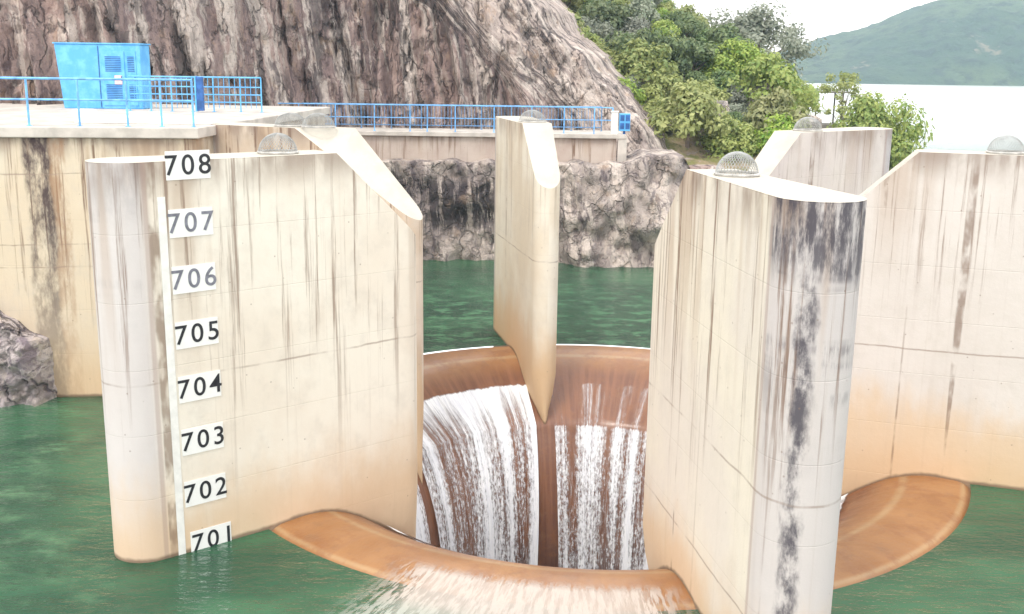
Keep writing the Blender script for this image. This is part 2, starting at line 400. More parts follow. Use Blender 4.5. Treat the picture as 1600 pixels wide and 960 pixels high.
# falling water
def water_fall(name, a0, a1, prof, seed, cover, label, sparse_top=0.0, step=1.9):
    t = NT('falling_water_%d' % seed); uv = t.uv(); u, v, _ = t.sep(uv)
    P = lambda su, sv, o=0: t.comb(t.math('MULTIPLY', u, su), t.math('MULTIPLY', v, sv), seed*3.7+o)
    big = t.noise(P(1.9, .05, 0), 1, 2, .5)
    mid = t.noise(P(5.2, .08, 1), 1, 4, .6)
    fin = t.noise(P(22, 1.6, 2), 1, 4, .7)
    spk = t.noise(P(14, 7, 3), 1, 3, .7)
    s = t.math('ADD', t.math('MULTIPLY', big, 1.25), t.math('MULTIPLY', mid, .55))
    s = t.math('ADD', s, t.math('MULTIPLY', t.math('SUBTRACT', fin, .5), .32))
    s = t.math('ADD', s, t.math('MULTIPLY', t.math('SUBTRACT', spk, .5), t.ss(v, .5, 3.0, .05, .75)))
    s = t.math('ADD', s, t.math('SUBTRACT', cover, .9))
    if sparse_top: s = t.math('SUBTRACT', s, t.ss(t.math('ADD', v, t.math('MULTIPLY', fin, .12)), step, step+.08, sparse_top, 0))
    else: s = t.math('ADD', s, t.ss(v, .0, 1.3, .16, 0))
    al = t.math('MAXIMUM', t.ss(s, -.12, .24), t.math('MULTIPLY', t.ss(fin, .45, .7), t.ss(v, 1.7, 3.5, .0, .38)))
    al = t.math('MULTIPLY', al, t.ss(t.math('ADD', v, t.math('MULTIPLY', mid, -.25)), -.12, -.04))
    foam = t.mix(t.ss(fin, .35, .65), (.72, .72, .76), (.86, .86, .86))  # lavender tone paints the shaded parts of the foam
    sh = t.pbr(foam, .5, t.bump(t.math('ADD', mid, t.math('MULTIPLY', fin, .6)), .6, .06))
    tr = t.n('ShaderNodeBsdfTransparent').outputs[0]
    mx = t.n('ShaderNodeMixShader', None, i0=al, i1=tr, i2=sh).outputs[0]
    mat = t.done(mx)
    o = ring_mesh(name, mat, prof, a0, a1, 60, off=.07, wob=.05)
    # gap behind the pier tips widens as the sheet falls
    me = o.data; k = len(prof); n = 60
    for j in range(n+1):
        f = j/n
        for i, (r, z) in enumerate(prof):
            g = 2.0*sstep(-1, -9, z)
            an = R((a0+g)+(a1-a0-2*g)*f); rr = r-.07+.05*noise.noise((an*14, i*.12, seed))
            me.vertices[j*k+i].co = (CX+rr*math.cos(an), CY+rr*math.sin(an), z+.028)
    tag(o, kind='structure'); o['label'] = label
    return o
wprof = [q for q in fine if q[0] <= 6.32]
water_fall('falling_water', 103.6, 153, wprof, 1, .15, 'white water streaming down left of the wedge tipped pier')
water_fall('falling_water', 42, 97.2, wprof, 2, .09, 'thin water curtain right of the wedge tipped pier', .19, 1.62)
water_fall('falling_water', 158, 213, wprof, 3, .16, 'white water beside the numbered pier')
water_fall('falling_water', 222, 277, wprof, 4, .1, 'water dropping over the near lip')
water_fall('falling_water', 286, 339, wprof, 5, .1, 'water dropping over the right lip')

# ------------------------------------------------------------------ lake
t = NT('lake_water'); p = t.obj(); x, y, z = t.sep(p)
near = t.ss(y, 55, 140, 1, 0)
patch = t.noise(t.map(p, (1, 1.6, 1)), .16, 4, .6)
fine_n = t.noise(t.map(p, (1, 1.5, 1)), 1.1, 5, .7)
c = t.mix(t.ss(patch, .38, .62), (.016, .062, .032), (.038, .118, .058))
blot = t.math('MULTIPLY', t.ss(t.noise(t.map(p, (1, 1.3, 1)), .5, 6, .7), .42, .66), t.ss(t.math('ADD', x, t.math('MULTIPLY', y, .35)), 1.0, -3.5))
c = t.mix(t.math('MULTIPLY', t.math('MULTIPLY', blot, t.ss(fine_n, .38, .66)), .75), c, (.13, .25, .13))
c = t.mix(t.math('MULTIPLY', t.math('MULTIPLY', t.ss(y, 31, 35), t.ss(y, 37, 46, 1, .2)), t.ss(fine_n, .48, .62, 0, .8)), c, (.10, .26, .13))
# stronger ripples on the far side of the ring
rs = t.math('MULTIPLY', t.ss(y, 31, 35), t.ss(y, 38, 46, 1, .25))
w1 = t.noise(t.map(p, (1.2, 2.4, 1)), 1.1, 4, .6)
w2 = t.noise(t.map(p, (1, 2.2, 1)), 4.2, 4, .65)
w3 = t.noise(t.map(p, (1, 1.6, 1)), .35, 3, .5)
amp = t.math('ADD', .42, t.math('MULTIPLY', rs, 3.0))
# ripples gather where the sheet starts to slide over the near lip
dx = t.math('SUBTRACT', x, CX-.6); nl = t.math('MULTIPLY', t.ss(t.math('ABSOLUTE', dx), 2.6, 4.2, 1, 0), t.ss(y, 14, 15.5))
nl = t.math('MULTIPLY', nl, t.ss(y, 17, 18, 1, 0))
amp = t.math('ADD', amp, t.math('MULTIPLY', nl, .3))
h = t.math('ADD', t.math('MULTIPLY', w1, .6), t.math('MULTIPLY', w2, t.math('ADD', .22, t.math('MULTIPLY', nl, .25))))
h = t.math('MULTIPLY', h, t.math('MULTIPLY', amp, 1.6)); h = t.math('ADD', h, t.math('MULTIPLY', w3, .12)); h = t.math('MULTIPLY', h, t.ss(y, 55, 130, 1, .3))
nb = t.bump(h, .8, .22)
fr = t.n('ShaderNodeFresnel', None, IOR=1.36, Normal=nb).outputs[0]
gl = t.n('ShaderNodeBsdfGlossy', None, Color=(1, 1, 1), Roughness=t.ss(y, 60, 180, .05, .30), Normal=nb).outputs[0]
df = t.n('ShaderNodeBsdfDiffuse', None, Color=c, Normal=nb).outputs[0]
lake_m = t.done(t.n('ShaderNodeMixShader', None, i0=fr, i1=df, i2=gl).outputs[0])
vv, ff = [], []
n = 240
rings_ = [8.75, 9.2, 10, 12, 16, 24, 40]
for r in rings_:
    for k in range(n):
        an = 2*math.pi*k/n; vv.append((CX+r*math.cos(an), CY+r*math.sin(an), 0))
for i in range(len(rings_)-1):
    for k in range(n): ff.append((i*n+k, (i+1)*n+k, (i+1)*n+(k+1) % n, i*n+(k+1) % n))
bb_ = len(vv); X0, X1, Y0, Y1 = -140, 990, -45, 1040
for k in range(n):
    an = 2*math.pi*k/n; c_, s_ = math.cos(an), math.sin(an)
    tt = min(((X1-CX) if c_ > 0 else (X0-CX))/c_ if abs(c_) > 1e-6 else 1e9, ((Y1-CY) if s_ > 0 else (Y0-CY))/s_ if abs(s_) > 1e-6 else 1e9)
    vv.append((CX+c_*tt, CY+s_*tt, 0))
for k in range(n): ff.append((bb_-n+k, bb_+k, bb_+(k+1) % n, bb_-n+(k+1) % n))
o = from_data('lake_water', vv, ff, lake_m); tag(o, kind='structure')

# water sheet over the near crest, its pale colour paints the sky reflection
t = NT('water_sheet_sky_sheen'); uv = t.uv(); u, v, _ = t.sep(uv)
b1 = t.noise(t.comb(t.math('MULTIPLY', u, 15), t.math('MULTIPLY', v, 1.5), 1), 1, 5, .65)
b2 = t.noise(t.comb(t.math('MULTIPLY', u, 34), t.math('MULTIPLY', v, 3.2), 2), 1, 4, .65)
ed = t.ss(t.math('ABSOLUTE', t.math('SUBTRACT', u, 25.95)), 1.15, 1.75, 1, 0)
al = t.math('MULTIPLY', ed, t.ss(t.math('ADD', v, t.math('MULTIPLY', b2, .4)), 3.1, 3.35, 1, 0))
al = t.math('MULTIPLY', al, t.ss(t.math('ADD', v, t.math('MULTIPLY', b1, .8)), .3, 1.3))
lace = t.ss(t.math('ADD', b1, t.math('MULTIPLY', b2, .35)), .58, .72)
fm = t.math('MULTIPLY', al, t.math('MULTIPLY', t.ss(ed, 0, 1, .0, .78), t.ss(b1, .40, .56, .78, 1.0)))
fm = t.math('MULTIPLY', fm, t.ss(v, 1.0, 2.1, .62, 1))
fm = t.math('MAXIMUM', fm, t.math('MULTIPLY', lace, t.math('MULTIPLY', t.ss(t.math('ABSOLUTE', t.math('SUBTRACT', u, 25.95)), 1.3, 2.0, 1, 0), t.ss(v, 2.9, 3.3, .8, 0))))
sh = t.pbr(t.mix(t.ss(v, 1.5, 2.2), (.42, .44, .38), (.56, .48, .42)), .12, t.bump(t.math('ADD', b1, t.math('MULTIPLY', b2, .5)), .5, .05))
sky_sheen_m = t.done(t.n('ShaderNodeMixShader', None, i0=fm, i1=t.n('ShaderNodeBsdfTransparent').outputs[0], i2=sh).outputs[0])
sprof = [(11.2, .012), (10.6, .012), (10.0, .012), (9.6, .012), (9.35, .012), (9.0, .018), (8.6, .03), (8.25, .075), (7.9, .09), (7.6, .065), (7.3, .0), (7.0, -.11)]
o = ring_mesh('water_sheet_sky_sheen', sky_sheen_m, sprof, 232, 278, 60); tag(o, kind='structure')
o['label'] = 'thin sheet of water over the near crest, pale with painted sky reflection'

# ------------------------------------------------------------------ gauge strip and number plates
white = simple('gauge_white', (.70, .68, .64), .5, .06, 5)
def plate_mat(name, col):
    t = NT(name); p = t.obj(); f = t.noise(p, 6, 6, .7)
    c = t.mix(t.ss(f, .5, .75, 0, .25), col, (.5, .42, .32)); return t.done(t.pbr(c, .5))
pw = plate_mat('plate_white', (.74, .73, .70))
blk = simple('numeral_black', (.012, .012, .016), .5, .2, 8); gry = simple('numeral_faded', (.16, .16, .19), .6, .2, 8)
aA = R(217.5); u_ = Vector((math.cos(aA), math.sin(aA), 0)); m_ = Vector((-u_.y, u_.x, 0))
kk = (WO-WI)/(ROUT-RIN)/2
def faceA(r, off=0.0):
    wd = WI/2+kk*(r-RIN); nrm = (m_-u_*kk).normalized()
    return Vector((CX, CY, 0))+u_*r+m_*wd+nrm*off
FN = (m_-u_*kk).normalized(); FT = -(u_+m_*kk).normalized()    # face normal, direction towards the funnel
def on_face(name, r0, z0, z1, wth, mat, off, parent=None, thick=.008):
    a_ = faceA(r0); V = []
    for d in (0, thick):
        for (s_, z) in ((0, z0), (wth, z0), (wth, z1), (0, z1)):
            q = a_+FT*s_+FN*(off+d); V.append((q.x, q.y, z))
    F = [(4, 5, 6, 7), (3, 2, 1, 0), (0, 1, 5, 4), (1, 2, 6, 5), (2, 3, 7, 6), (3, 0, 4, 7)]
    return from_data(name, V, F, mat, parent)
import math as _m
RG = 10.56      # where the strip starts on the face
g = on_face('gauge_strip', RG, -.6, 6.62, .14, white, .004, thick=.004)
tag(g, 'long vertical white painted strip left of the numbers', 'gauge')
txt = {708: blk, 707: gry, 706: gry, 705: blk, 704: blk, 703: blk, 702: blk, 701: blk}
rowlbl = {708: 'white plate with black number 708, highest, just under the pier top', 707: 'white plate with grey faded number 707', 706: 'white plate with grey faded number 706',
          705: 'white plate with black number 705', 704: 'white plate with black number 704', 703: 'white plate with black number 703', 702: 'white plate with black number 702',
          701: 'white plate with black number 701 touching the green water'}
rot = Matrix((FT, Vector((0, 0, 1)), FN)).transposed().to_4x4()
for num, mt in txt.items():
    z = num-700.85
    rs_ = RG-.20-(.0 if num != 701 else .06)
    hw = .26
    base = faceA(rs_+.02, 0.014)
    root = empty('number_plate', (base.x, base.y, z))
    tag(root, rowlbl[num], 'number plate', 'number plates up the pier')
    V = []
    for d in (-.01, 0):
        for (s_, zz) in ((0, -hw*.98), (.80, -hw*.98), (.80, hw*.92), (0, hw*.92)):
            q = FT*s_+FN*d; V.append((q.x, q.y, zz))
    from_data('plate', V, [(4, 5, 6, 7), (3, 2, 1, 0), (0, 1, 5, 4), (1, 2, 6, 5), (2, 3, 7, 6), (3, 0, 4, 7)], pw, root)
    cu = bpy.data.curves.new('numerals', 'FONT'); cu.body = str(num); cu.size = .49; cu.space_character = 1.25; cu.extrude = .002; cu.align_x = 'CENTER'; cu.align_y = 'CENTER'; cu.offset = .003
    tmp = bpy.data.objects.new('tmp', cu); COL.objects.link(tmp)
    dg = bpy.context.evaluated_depsgraph_get(); me = bpy.data.meshes.new_from_object(tmp.evaluated_get(dg))
    bpy.data.objects.remove(tmp)
    # centre the glyphs
    xs = [q.co.x for q in me.vertices]; ys = [q.co.y for q in me.vertices]; cxm = (min(xs)+max(xs))/2; cym = (min(ys)+max(ys))/2
    for q in me.vertices:
        l = FT*((q.co.x-cxm)+.40)+Vector((0, 0, 1))*(q.co.y-cym)+FN*(q.co.z+.004); q.co = l
    me.materials.clear(); me.materials.append(mt); me.name = 'numerals'
    link(bpy.data.objects.new('numerals', me), root)

# ------------------------------------------------------------------ wire mesh domes
wire = simple('galvanised_wire', (.34, .34, .33), .7, .2, 5, 0)
dust = simple('dome_frame', (.45, .43, .40), .6, .2, 5)
def dome(x, y, z, rad, hgt, label, seg=36, rows=12, wt_=.0042):
    root = empty('mesh_dome', (x, y, z))
    tag(root, label, 'mesh dome', 'wire mesh domes on the pier tops')
    b = MB(); P = []
    for i in range(rows+1):
        ph = i/rows*math.pi/2*.97
        P.append([(rad*math.cos(ph)*math.cos(2*math.pi*(k+(i % 2)*.5)/seg), rad*math.cos(ph)*math.sin(2*math.pi*(k+(i % 2)*.5)/seg), .02+hgt*math.sin(ph)) for k in range(seg)])
    for i in range(rows):
        for k in range(seg):
            k2 = (k+1) % seg if i % 2 else (k-1) % seg
            b.tube(P[i][k], P[i+1][k], wt_, n=3); b.tube(P[i][k], P[i+1][k2], wt_, n=3)
    b.build('mesh', wire, root)
    b = MB()
    for k in range(32):
        a0, a1 = 2*math.pi*k/32, 2*math.pi*(k+1)/32
        b.tube((rad*1.02*math.cos(a0), rad*1.02*math.sin(a0), .03), (rad*1.02*math.cos(a1), rad*1.02*math.sin(a1), .03), .022, n=6)
    b.build('base_ring', dust, root)
for (an, r, rad, hgt, lb) in ((217.5, 8.02, .36, .36, 'wire mesh dome on the pier with the numbers'), (281.7, 8.1, .34, .36, 'clear wire mesh dome on the top of the nearest pier'),
                              (343.6, 8.75, .36, .36, 'wire mesh dome on the right hand pink pier, against the lake'), (38.2, 7.9, .38, .36, 'wire mesh dome on the pale pier before the bush'),
                              (100.3, 7.75, .40, .34, 'wire mesh dome on the narrow middle pier'), (154.5, 8.75, .42, .34, 'wire mesh dome left of the bright sloping pier top, before its twin'),
                              (154.5, 7.85, .42, .36, 'wire mesh dome nearest the start of the bright sloping pier top')):
    x, y = on_pier(an, r); dome(x, y, ZT, rad, hgt, lb)

# ------------------------------------------------------------------ left service platform
blue = NT('blue_paint'); p = blue.obj(); f = blue.noise(p, 2.5, 6, .65)
c = blue.mix(blue.ss(f, .4, .65), (.085, .36, .70), (.15, .47, .76)); c = blue.mix(blue.ss(blue.noise(blue.map(p, (5, 5, .8)), 1, 5, .7), .6, .75, 0, .6), c, (.30, .50, .66))
c = blue.mix(blue.ss(blue.noise(p, 7, 5, .7), .66, .74, 0, .6), c, (.2, .1, .06)); blue = blue.done(blue.pbr(c, .45))
pipe_blue = simple('rail_blue', (.16, .42, .78), .45, .25, 4)
dblue = simple('dark_blue_paint', (.02, .10, .32), .5, .3, 4)
wallm = concrete('platform_concrete', 8, base=(.62, .54, .42), tint=(.60, .49, .36), streak=1.1, fall=4.5, top=6.95, orange=.55, orange_top=2.0, nose_dark=0, joints=(6.0, 4.15, 3.55),
                 bands=((17.85, .42, (.055, .032, .032), 1.0), (18.35, .25, (.30, .16, .08), .7), (16.25, .12, (.30, .16, .09), .7), (22.0, .5, (.36, .24, .15), .6), (10, .4, (.2, .12, .1), .8)))
slabm = simple('platform_slab', (.50, .45, .40), .8, .16, 1.5)
root = empty('service_platform', (-11, 27.6, 0))
tag(root, 'tall streaked concrete platform wall at the left with a broad pale deck edge', 'retaining wall')
rt = Vector((-11, 27.6, 0))
W0, W1 = (-30., 25.7), (-8.25, 27.875)
Lw = math.dist(W0, W1); ns = 60
V, F, UV = [], [], []
for i in range(ns+1):
    f = i/ns; x = W0[0]+(W1[0]-W0[0])*f; y = W0[1]+(W1[1]-W0[1])*f
    for z in (-3, 0, 2, 4, 6.93): V.append((x-rt.x, y-rt.y, z)); UV.append((Lw*f, z))
for i in range(ns):
    for j in range(4): F.append((i*5+j, (i+1)*5+j, (i+1)*5+j+1, i*5+j+1))
b0 = len(V)     # return wall on the right
for i in range(11):
    f = i/10
    for z in (-3, 0, 2, 4, 6.93): V.append((W1[0]+.9*f-rt.x, W1[1]+14*f-rt.y, z)); UV.append((Lw+14*f, z))
for i in range(10):
    for j in range(4): F.append((b0+i*5+j, b0+(i+1)*5+j, b0+(i+1)*5+j+1, b0+i*5+j+1))
from_data('wall', V, F, wallm, root, False, UV, {'nose': [0.0]*len(V), 'foot': [0.0]*len(V)})
# deck slab with a fascia
V = [(-30, 25.6), (-8.15, 27.78), (-7.2, 42.2), (-30, 44)]
vv = [(x-rt.x, y-rt.y, z) for z in (6.935, 7.21) for (x, y) in V]
vv += []
ds = from_data('deck_slab', vv, [(4, 5, 6, 7), (3, 2, 1, 0), (0, 1, 5, 4), (1, 2, 6, 5), (2, 3, 7, 6), (3, 0, 4, 7)], slabm, root)
md = ds.modifiers.new('b', 'BEVEL'); md.width = .025; md.segments = 2

def railing(name, pts, zb, hgt, label, mids=(.5,), post_r=.024, rail_r=.026, mat=None, group=None, cat='railing', bal=None):
    mat = mat or pipe_blue
    r0 = Vector((pts[0][0], pts[0][1], zb)); root = empty(name, r0); tag(root, label, cat, group)
    L = [Vector((x, y, zb))-r0 for (x, y) in pts]
    first = None
    for q in L:
        b = MB(); b.tube(q, q+Vector((0, 0, hgt)), post_r); b.box((q.x, q.y, .008), (.11, .11, .016)); b.build('post', mat, root)
    for k, h in enumerate((hgt,)+tuple(hgt*m for m in mids)):
        b = MB()
        for i in range(len(L)-1): b.tube(L[i]+Vector((0, 0, h)), L[i+1]+Vector((0, 0, h)), rail_r*(1 if k == 0 else .8))
        b.build('rail', mat, root)
    if bal:
        b = MB()
        for i in range(len(L)-1):
            n_ = max(1, int((L[i+1]-L[i]).length/bal))
            for j in range(1, n_):
                q = L[i].lerp(L[i+1], j/n_); b.tube(q+Vector((0, 0, .12)), q+Vector((0, 0, hgt)), .011, n=5)
        b.build('infill_bars', mat, root)
    return root
def wy(x): return 25.7+(x+30)*.1
fx = [-18.0, -16.6, -15.2, -14.1, -13.25, -12.45, -11.2, -10.0, -9.15, -8.35]
railing('railing', [(x, wy(x)+.22) for x in fx], 7.21, 1.20, 'light blue pipe railing along the platform edge at the upper left', mids=(.56,), post_r=.03, rail_r=.032)
railing('railing', [(x, 36.5+.05*(x+15)) for x in (-13.0, -12.3, -11.6, -10.9, -10.2, -9.3, -8.6)], 7.21, 1.15, 'dense blue railing with thin bars behind, right of the blue cabinet', mids=(.72, .5, .28), bal=.17, mat=blue)
# big cabinet
cx_, cy_ = -14.45, 38.4
root = empty('equipment_cabinet', (cx_, cy_, 7.21)); tag(root, 'large sky blue steel cabinet on the upper left platform', 'cabinet')
b = MB(); V = [(-1.32, -.5, 0), (1.45, -.5, 0), (1.45, .5, 0), (-1.32, .5, 0), (-1.52, -.5, 2.2), (1.45, -.5, 2.2), (1.45, .5, 2.2), (-1.52, .5, 2.2)]
o = from_data('body', V, [(4, 5, 6, 7), (3, 2, 1, 0), (0, 1, 5, 4), (1, 2, 6, 5), (2, 3, 7, 6), (3, 0, 4, 7)], blue, root)
md = o.modifiers.new('b', 'BEVEL'); md.width = .03; md.segments = 2
MB().box((-.03, 0, 2.225), (3.05, 1.06, .045)).build('roof_sheet', blue, root)
for k, (xx, ww) in enumerate(((.50, .78), (1.12, .34))):
    d = MB().box((xx, -.515, 1.05), (ww, .03, 1.85)).build('door', blue, root, bevel=.008)
    MB().box((xx+ww*.35, -.542, 1.05), (.03, .03, .16)).build('handle', dblue, d)
    for s_ in (0, 1):
        bb = MB()
        for j in range(9): bb.box((xx, -.538, .35+s_*.95+j*.06), (ww*.7, .012, .025))
        bb.build('louvres', dblue, d)
MB().box((.0, -.512, 1.1), (.025, .02, 2.1)).build('seam', dblue, root)
MB().box((.66, -.545, 1.0), (.26, .008, .3)).build('notice', simple('notice_pink', (.75, .50, .50), .6, .1), root)
root = empty('control_panel', (-10.4, 35.9, 7.21)); tag(root, 'narrow dark blue panel standing near the end of the railing', 'cabinet')
MB().box((0, 0, .62), (.20, .2, 1.1)).build('body', dblue, root, bevel=.012); MB().box((-.13, 0, .62), (.05, .22, 1.15)).build('side_plate', blue, root)
# white kerb block
root = empty('white_block', (-10.6, 29.4, 7.21)); tag(root, 'low white block with a rounded end beside the platform railing', 'concrete block')
wb = simple('white_wash', (.80, .78, .74), .7, .05)
MB().box((.55, 0, .10), (3.7, .5, .2)).build('kerb', wb, root, bevel=.03)
MB().box((-1.1, .02, .24), (.62, .46, .26)).build('cap', wb, root, bevel=.11)

# ------------------------------------------------------------------ back wall and walkway
backm = concrete('walkway_concrete', 9, base=(.50, .42, .36), tint=(.42, .33, .28), streak=1.0, fall=1.6, top=5.78, orange=0, nose_dark=0, joints=())
root = empty('walkway_wall', (-1, 50, 4)); tag(root, 'low streaked retaining wall along the foot of the cliff behind the piers', 'retaining wall')
V, F, UV = [], [], []
x0, x1 = -16.0, 4.75
for i in range(41):
    x = x0+(x1-x0)*i/40
    for z in (3.2, 4.5, 5.62): V.append((x+1, 0, z-4)); UV.append((x-x0, z))
for i in range(40):
    for j in range(2): F.append((i*3+j, (i+1)*3+j, (i+1)*3+j+1, i*3+j+1))
from_data('wall', V, F, backm, root, False, UV, {'nose': [0.]*len(V)})
MB().box(((x0+5.15)/2+1, 1.35, 5.72-4), (5.15-x0, 3.0, .2)).build('coping_slab', slabm, root, bevel=.02)
MB().box((5.02+1, .05, 5.0-4), (.42, .3, 1.5)).build('end_pillar', slabm, root, bevel=.02)
bx = [-13.2, -11.6, -10, -8.3, -6.5, -4.85, -4.05, -2.75, -.95, .8, 2.3, 3.7, 4.55]
railing('railing', [(x, 50.15) for x in bx], 5.82, 1.2, 'long blue pipe railing on the walkway at the cliff foot', mids=(.52,), post_r=.026, rail_r=.026)
railing('railing', [(-13.2+1.45*k, 52.2) for k in range(13)], 5.82, 1.15, 'fainter blue barred railing on the cliff side of the walkway', mids=(.15,), bal=.16, mat=simple('rail_dull_blue', (.10, .24, .45), .5, .3, 3))
root = empty('gate_post', (4.62, 50.0, 5.82)); tag(root, 'white post at the right end of the walkway railing', 'post')
MB().box((0, 0, .5), (.30, .26, 1.0)).build('shaft', wb, root, bevel=.02); MB().box((0, 0, 1.03), (.36, .32, .06)).build('cap', wb, root, bevel=.01)
root = empty('meter_box', (5.1, 50.1, 5.82)); tag(root, 'small bright blue box beside the white post against the rock', 'cabinet')
MB().box((0, 0, .55), (.5, .35, .8)).build('body', blue, root, bevel=.015)
for sx in (-.12, .13):
    for sz in (.38, .75): MB().box((sx, -.18, sz), (.19, .012, .27)).build('panel', dblue, root)
MB().box((0, 0, .08), (.1, .1, .16)).build('leg', dblue, root)

# ------------------------------------------------------------------ cliff and banks
PAL1 = ((.42, .30, .26), (.25, .175, .16), (.028, .018, .022))
cliff_m = rock('cliff_rock', PAL1, lean=.14, dark=.75, stretch=.17, crack=.6, warm=.45, slab=((.60, .50, .43), (.42, .34, .31)))
bank_m = rock('bank_rock', ((.42, .35, .31), (.30, .245, .225), (.030, .022, .028)), lean=.05, dark=.9, stretch=.3, crack=.3, blk=1, warm=.35, xdark=(0, -1.2, 1.3, 3.9))
def ridge_x(z):
    if z < 3: return 7.6
    if z < 5.87: return 7.6-(z-3)*.45
    return 6.3-(z-5.87)*.98
def grid(name, xs, zs, fn, mat, kind='structure'):
    V = [fn(x, z) for z in zs for x in xs]; nx = len(xs)
    F = [(j*nx+i, j*nx+i+1, (j+1)*nx+i+1, (j+1)*nx+i) for j in range(len(zs)-1) for i in range(nx-1)]
    o = from_data(name, V, F, mat, None, True)
    if kind: tag(o, kind=kind)
    return o
def cliff(x, z):
    base = 41.5+12.6*sstep(-16, -8.5, x)
    xl = x+.12*z
    y = base+(z-7)*.16
    y += .8*fbm(xl*.22, 3, z*.04, 2)
    rb = 1-abs(noise.noise((xl*.75, 1, z*.07))*1.6); y -= .8*rb*rb
    y += .75*fbm(xl*.9, 7, z*.10, 3, .55)
    rb = 1-abs(noise.noise((xl*2.1, 4, z*.20))*1.6); y -= .26*rb*rb
    y += .16*fbm(xl*2.6, 2, z*.8, 3, .55)
    cn = noise.noise((xl*.62, 11, z*.06)); y += .7*math.exp(-(cn/.06)**2)*sstep(9, 3, x)
    cn = noise.noise((xl*1.5, 21, z*.13)); y += .5*math.exp(-(cn/.09)**2)
    y += .20*noise.cell((xl*1.6+.5*noise.noise((x, z*.5, 0)), 0, z*.5+.3*noise.noise((x*1.5, z, 3))))
    r = ridge_x(z)+.5*noise.noise((0, 5, z*.8))
    if x > r-4.5:
        f = sstep(r-4.5, r-1, x)
        y = y*(1-f*.6)+(base+.3+(z-7)*.5+.55*fbm((x-z)*.4, 3, (x+z)*1.0, 5, .6)-.35*noise.cell(((x+z)*.8+.4*noise.noise((x, 2, z)), 0, (x-z)*.3)))*(f*.6)
    if x > r: y += (x-r)*1.6+((x-r)**2)*.8
    return (x, y, z)
import itertools
xs = [-48+i*.5 for i in range(44)]+[-26+i*.14 for i in range(int(38/.14))]
zs = [-2+i*.5 for i in range(13)]+[4.6+i*.14 for i in range(75)]+[15.2+i*.9 for i in range(32)]
zs = sorted(set(zs))
ck = grid('rock_cliff', xs, zs, cliff, cliff_m)
at_ = ck.data.attributes.new('slab', 'FLOAT', 'POINT')
at_.data.foreach_set('value', [sstep(-5.5, -2.2, q.co.x-ridge_x(q.co.z)+1.6*noise.noise((q.co.x*.5, 0, q.co.z*.5))) for q in ck.data.vertices])
def bank(x, z):
    top = 4.55 if x < 5 else min(4.95, 4.55+(x-5)*.4)
    y = 49.2-.0*z
    y += .35*fbm(x*.4, 1, z*.4, 3)+.28*fbm(x*1.4, 6, z*.9, 5, .6)
    if x > 1.5: y -= 1.1*sstep(1.5, 3.5, x)*sstep(5.4, 2, z)+.5*abs(noise.noise((x*.8, 3, z*.8)))
    c1 = noise.voronoi((x*.9+.3*noise.noise((x, z, 4)), 0, z*.9))[0]
    y -= .30*(1-min(1, c1[0]*1.4)) if x > 1.5 else .12*(1-min(1, c1[0]*1.4))
    zz = min(z, top+.25*noise.noise((x*1.2, 0, 0)))
    if z > top: y += (z-top)*2.0
    if x > 7.4: y += (x-7.4)*1.5; zz = min(zz, 5.5-(x-7.4)*1.6)
    return (x, y-.3, zz)
grid('rock_bank', [-18+i*.11 for i in range(255)], [-1.6+i*.1 for i in range(85)], bank, bank_m)
# boulders by the right end of the bank
def boulder(name, c, s, mat, label, seed, group=None):
    bm = bmesh.new(); bmesh.ops.create_icosphere(bm, subdivisions=5, radius=1)
    for v_ in bm.verts:
        d = v_.co.normalized(); f = 1+.28*fbm(d.x*1.3+seed, d.y*1.3, d.z*1.3, 4)-.10*abs(noise.noise((d.x*4+seed, d.y*4, d.z*4)))
        q = d*f
        for ax in range(3):       # planed sides
            q[ax] = max(-.8, min(.8, q[ax]))
        v_.co = Vector((q.x*s[0], q.y*s[1], q.z*s[2]))
    me = bpy.data.meshes.new(name); bm.to_mesh(me); bm.free(); me.materials.append(mat)
    me.polygons.foreach_set('use_smooth', [True]*len(me.polygons))
    o = bpy.data.objects.new(name, me); o.location = c; link(o); tag(o, label, 'boulder', group); return o
grey_m = rock('grey_boulder_rock', ((.46, .40, .37), (.36, .31, .30), (.07, .055, .06)), lean=0, dark=.5, stretch=.8, crack=.75, blk=1, warm=.2)
boulder('boulder', (8.1, 48.3, 1.1), (1.1, 1.1, 1.3), grey_m, 'pale rounded boulder at the water behind the nearest pier', 3)
boulder('boulder', (8.9, 50.5, 3.5), (1.2, 1.0, 1.1), cliff_m, 'dark stained boulder above the pale one left of the nearest pier', 8)
# big rock at the lower left
def lrock(x, z):
    e = x+12.45+.10*z
    y = 26.6+.45*fbm(x*.9, 2, z*.9, 4)+.22*fbm(x*3, 2, z*2.6, 4)+.10*noise.cell((x*2+z*.6, 0, z*2.4))
    if e > 0: y += e*3.5
    top = 2.5-(x+13.6)*.7
    top += .2*noise.noise((x*2, 0, 1)); zz = min(z, top)
    if z > top: y += (z-top)*.8
    return (x, y, zz)
lr = grid('boulder', [-17+i*.055 for i in range(97)], [-1+i*.06 for i in range(96)], lrock, rock('left_boulder_rock', ((.56, .48, .46), (.46, .39, .39), (.10, .075, .10)), lean=.3, dark=.6, stretch=.7, crack=.8, blk=1, warm=.15, fine=1.5), None)
tag(lr, 'cracked grey rock at the foot of the platform wall by the left edge', 'boulder')

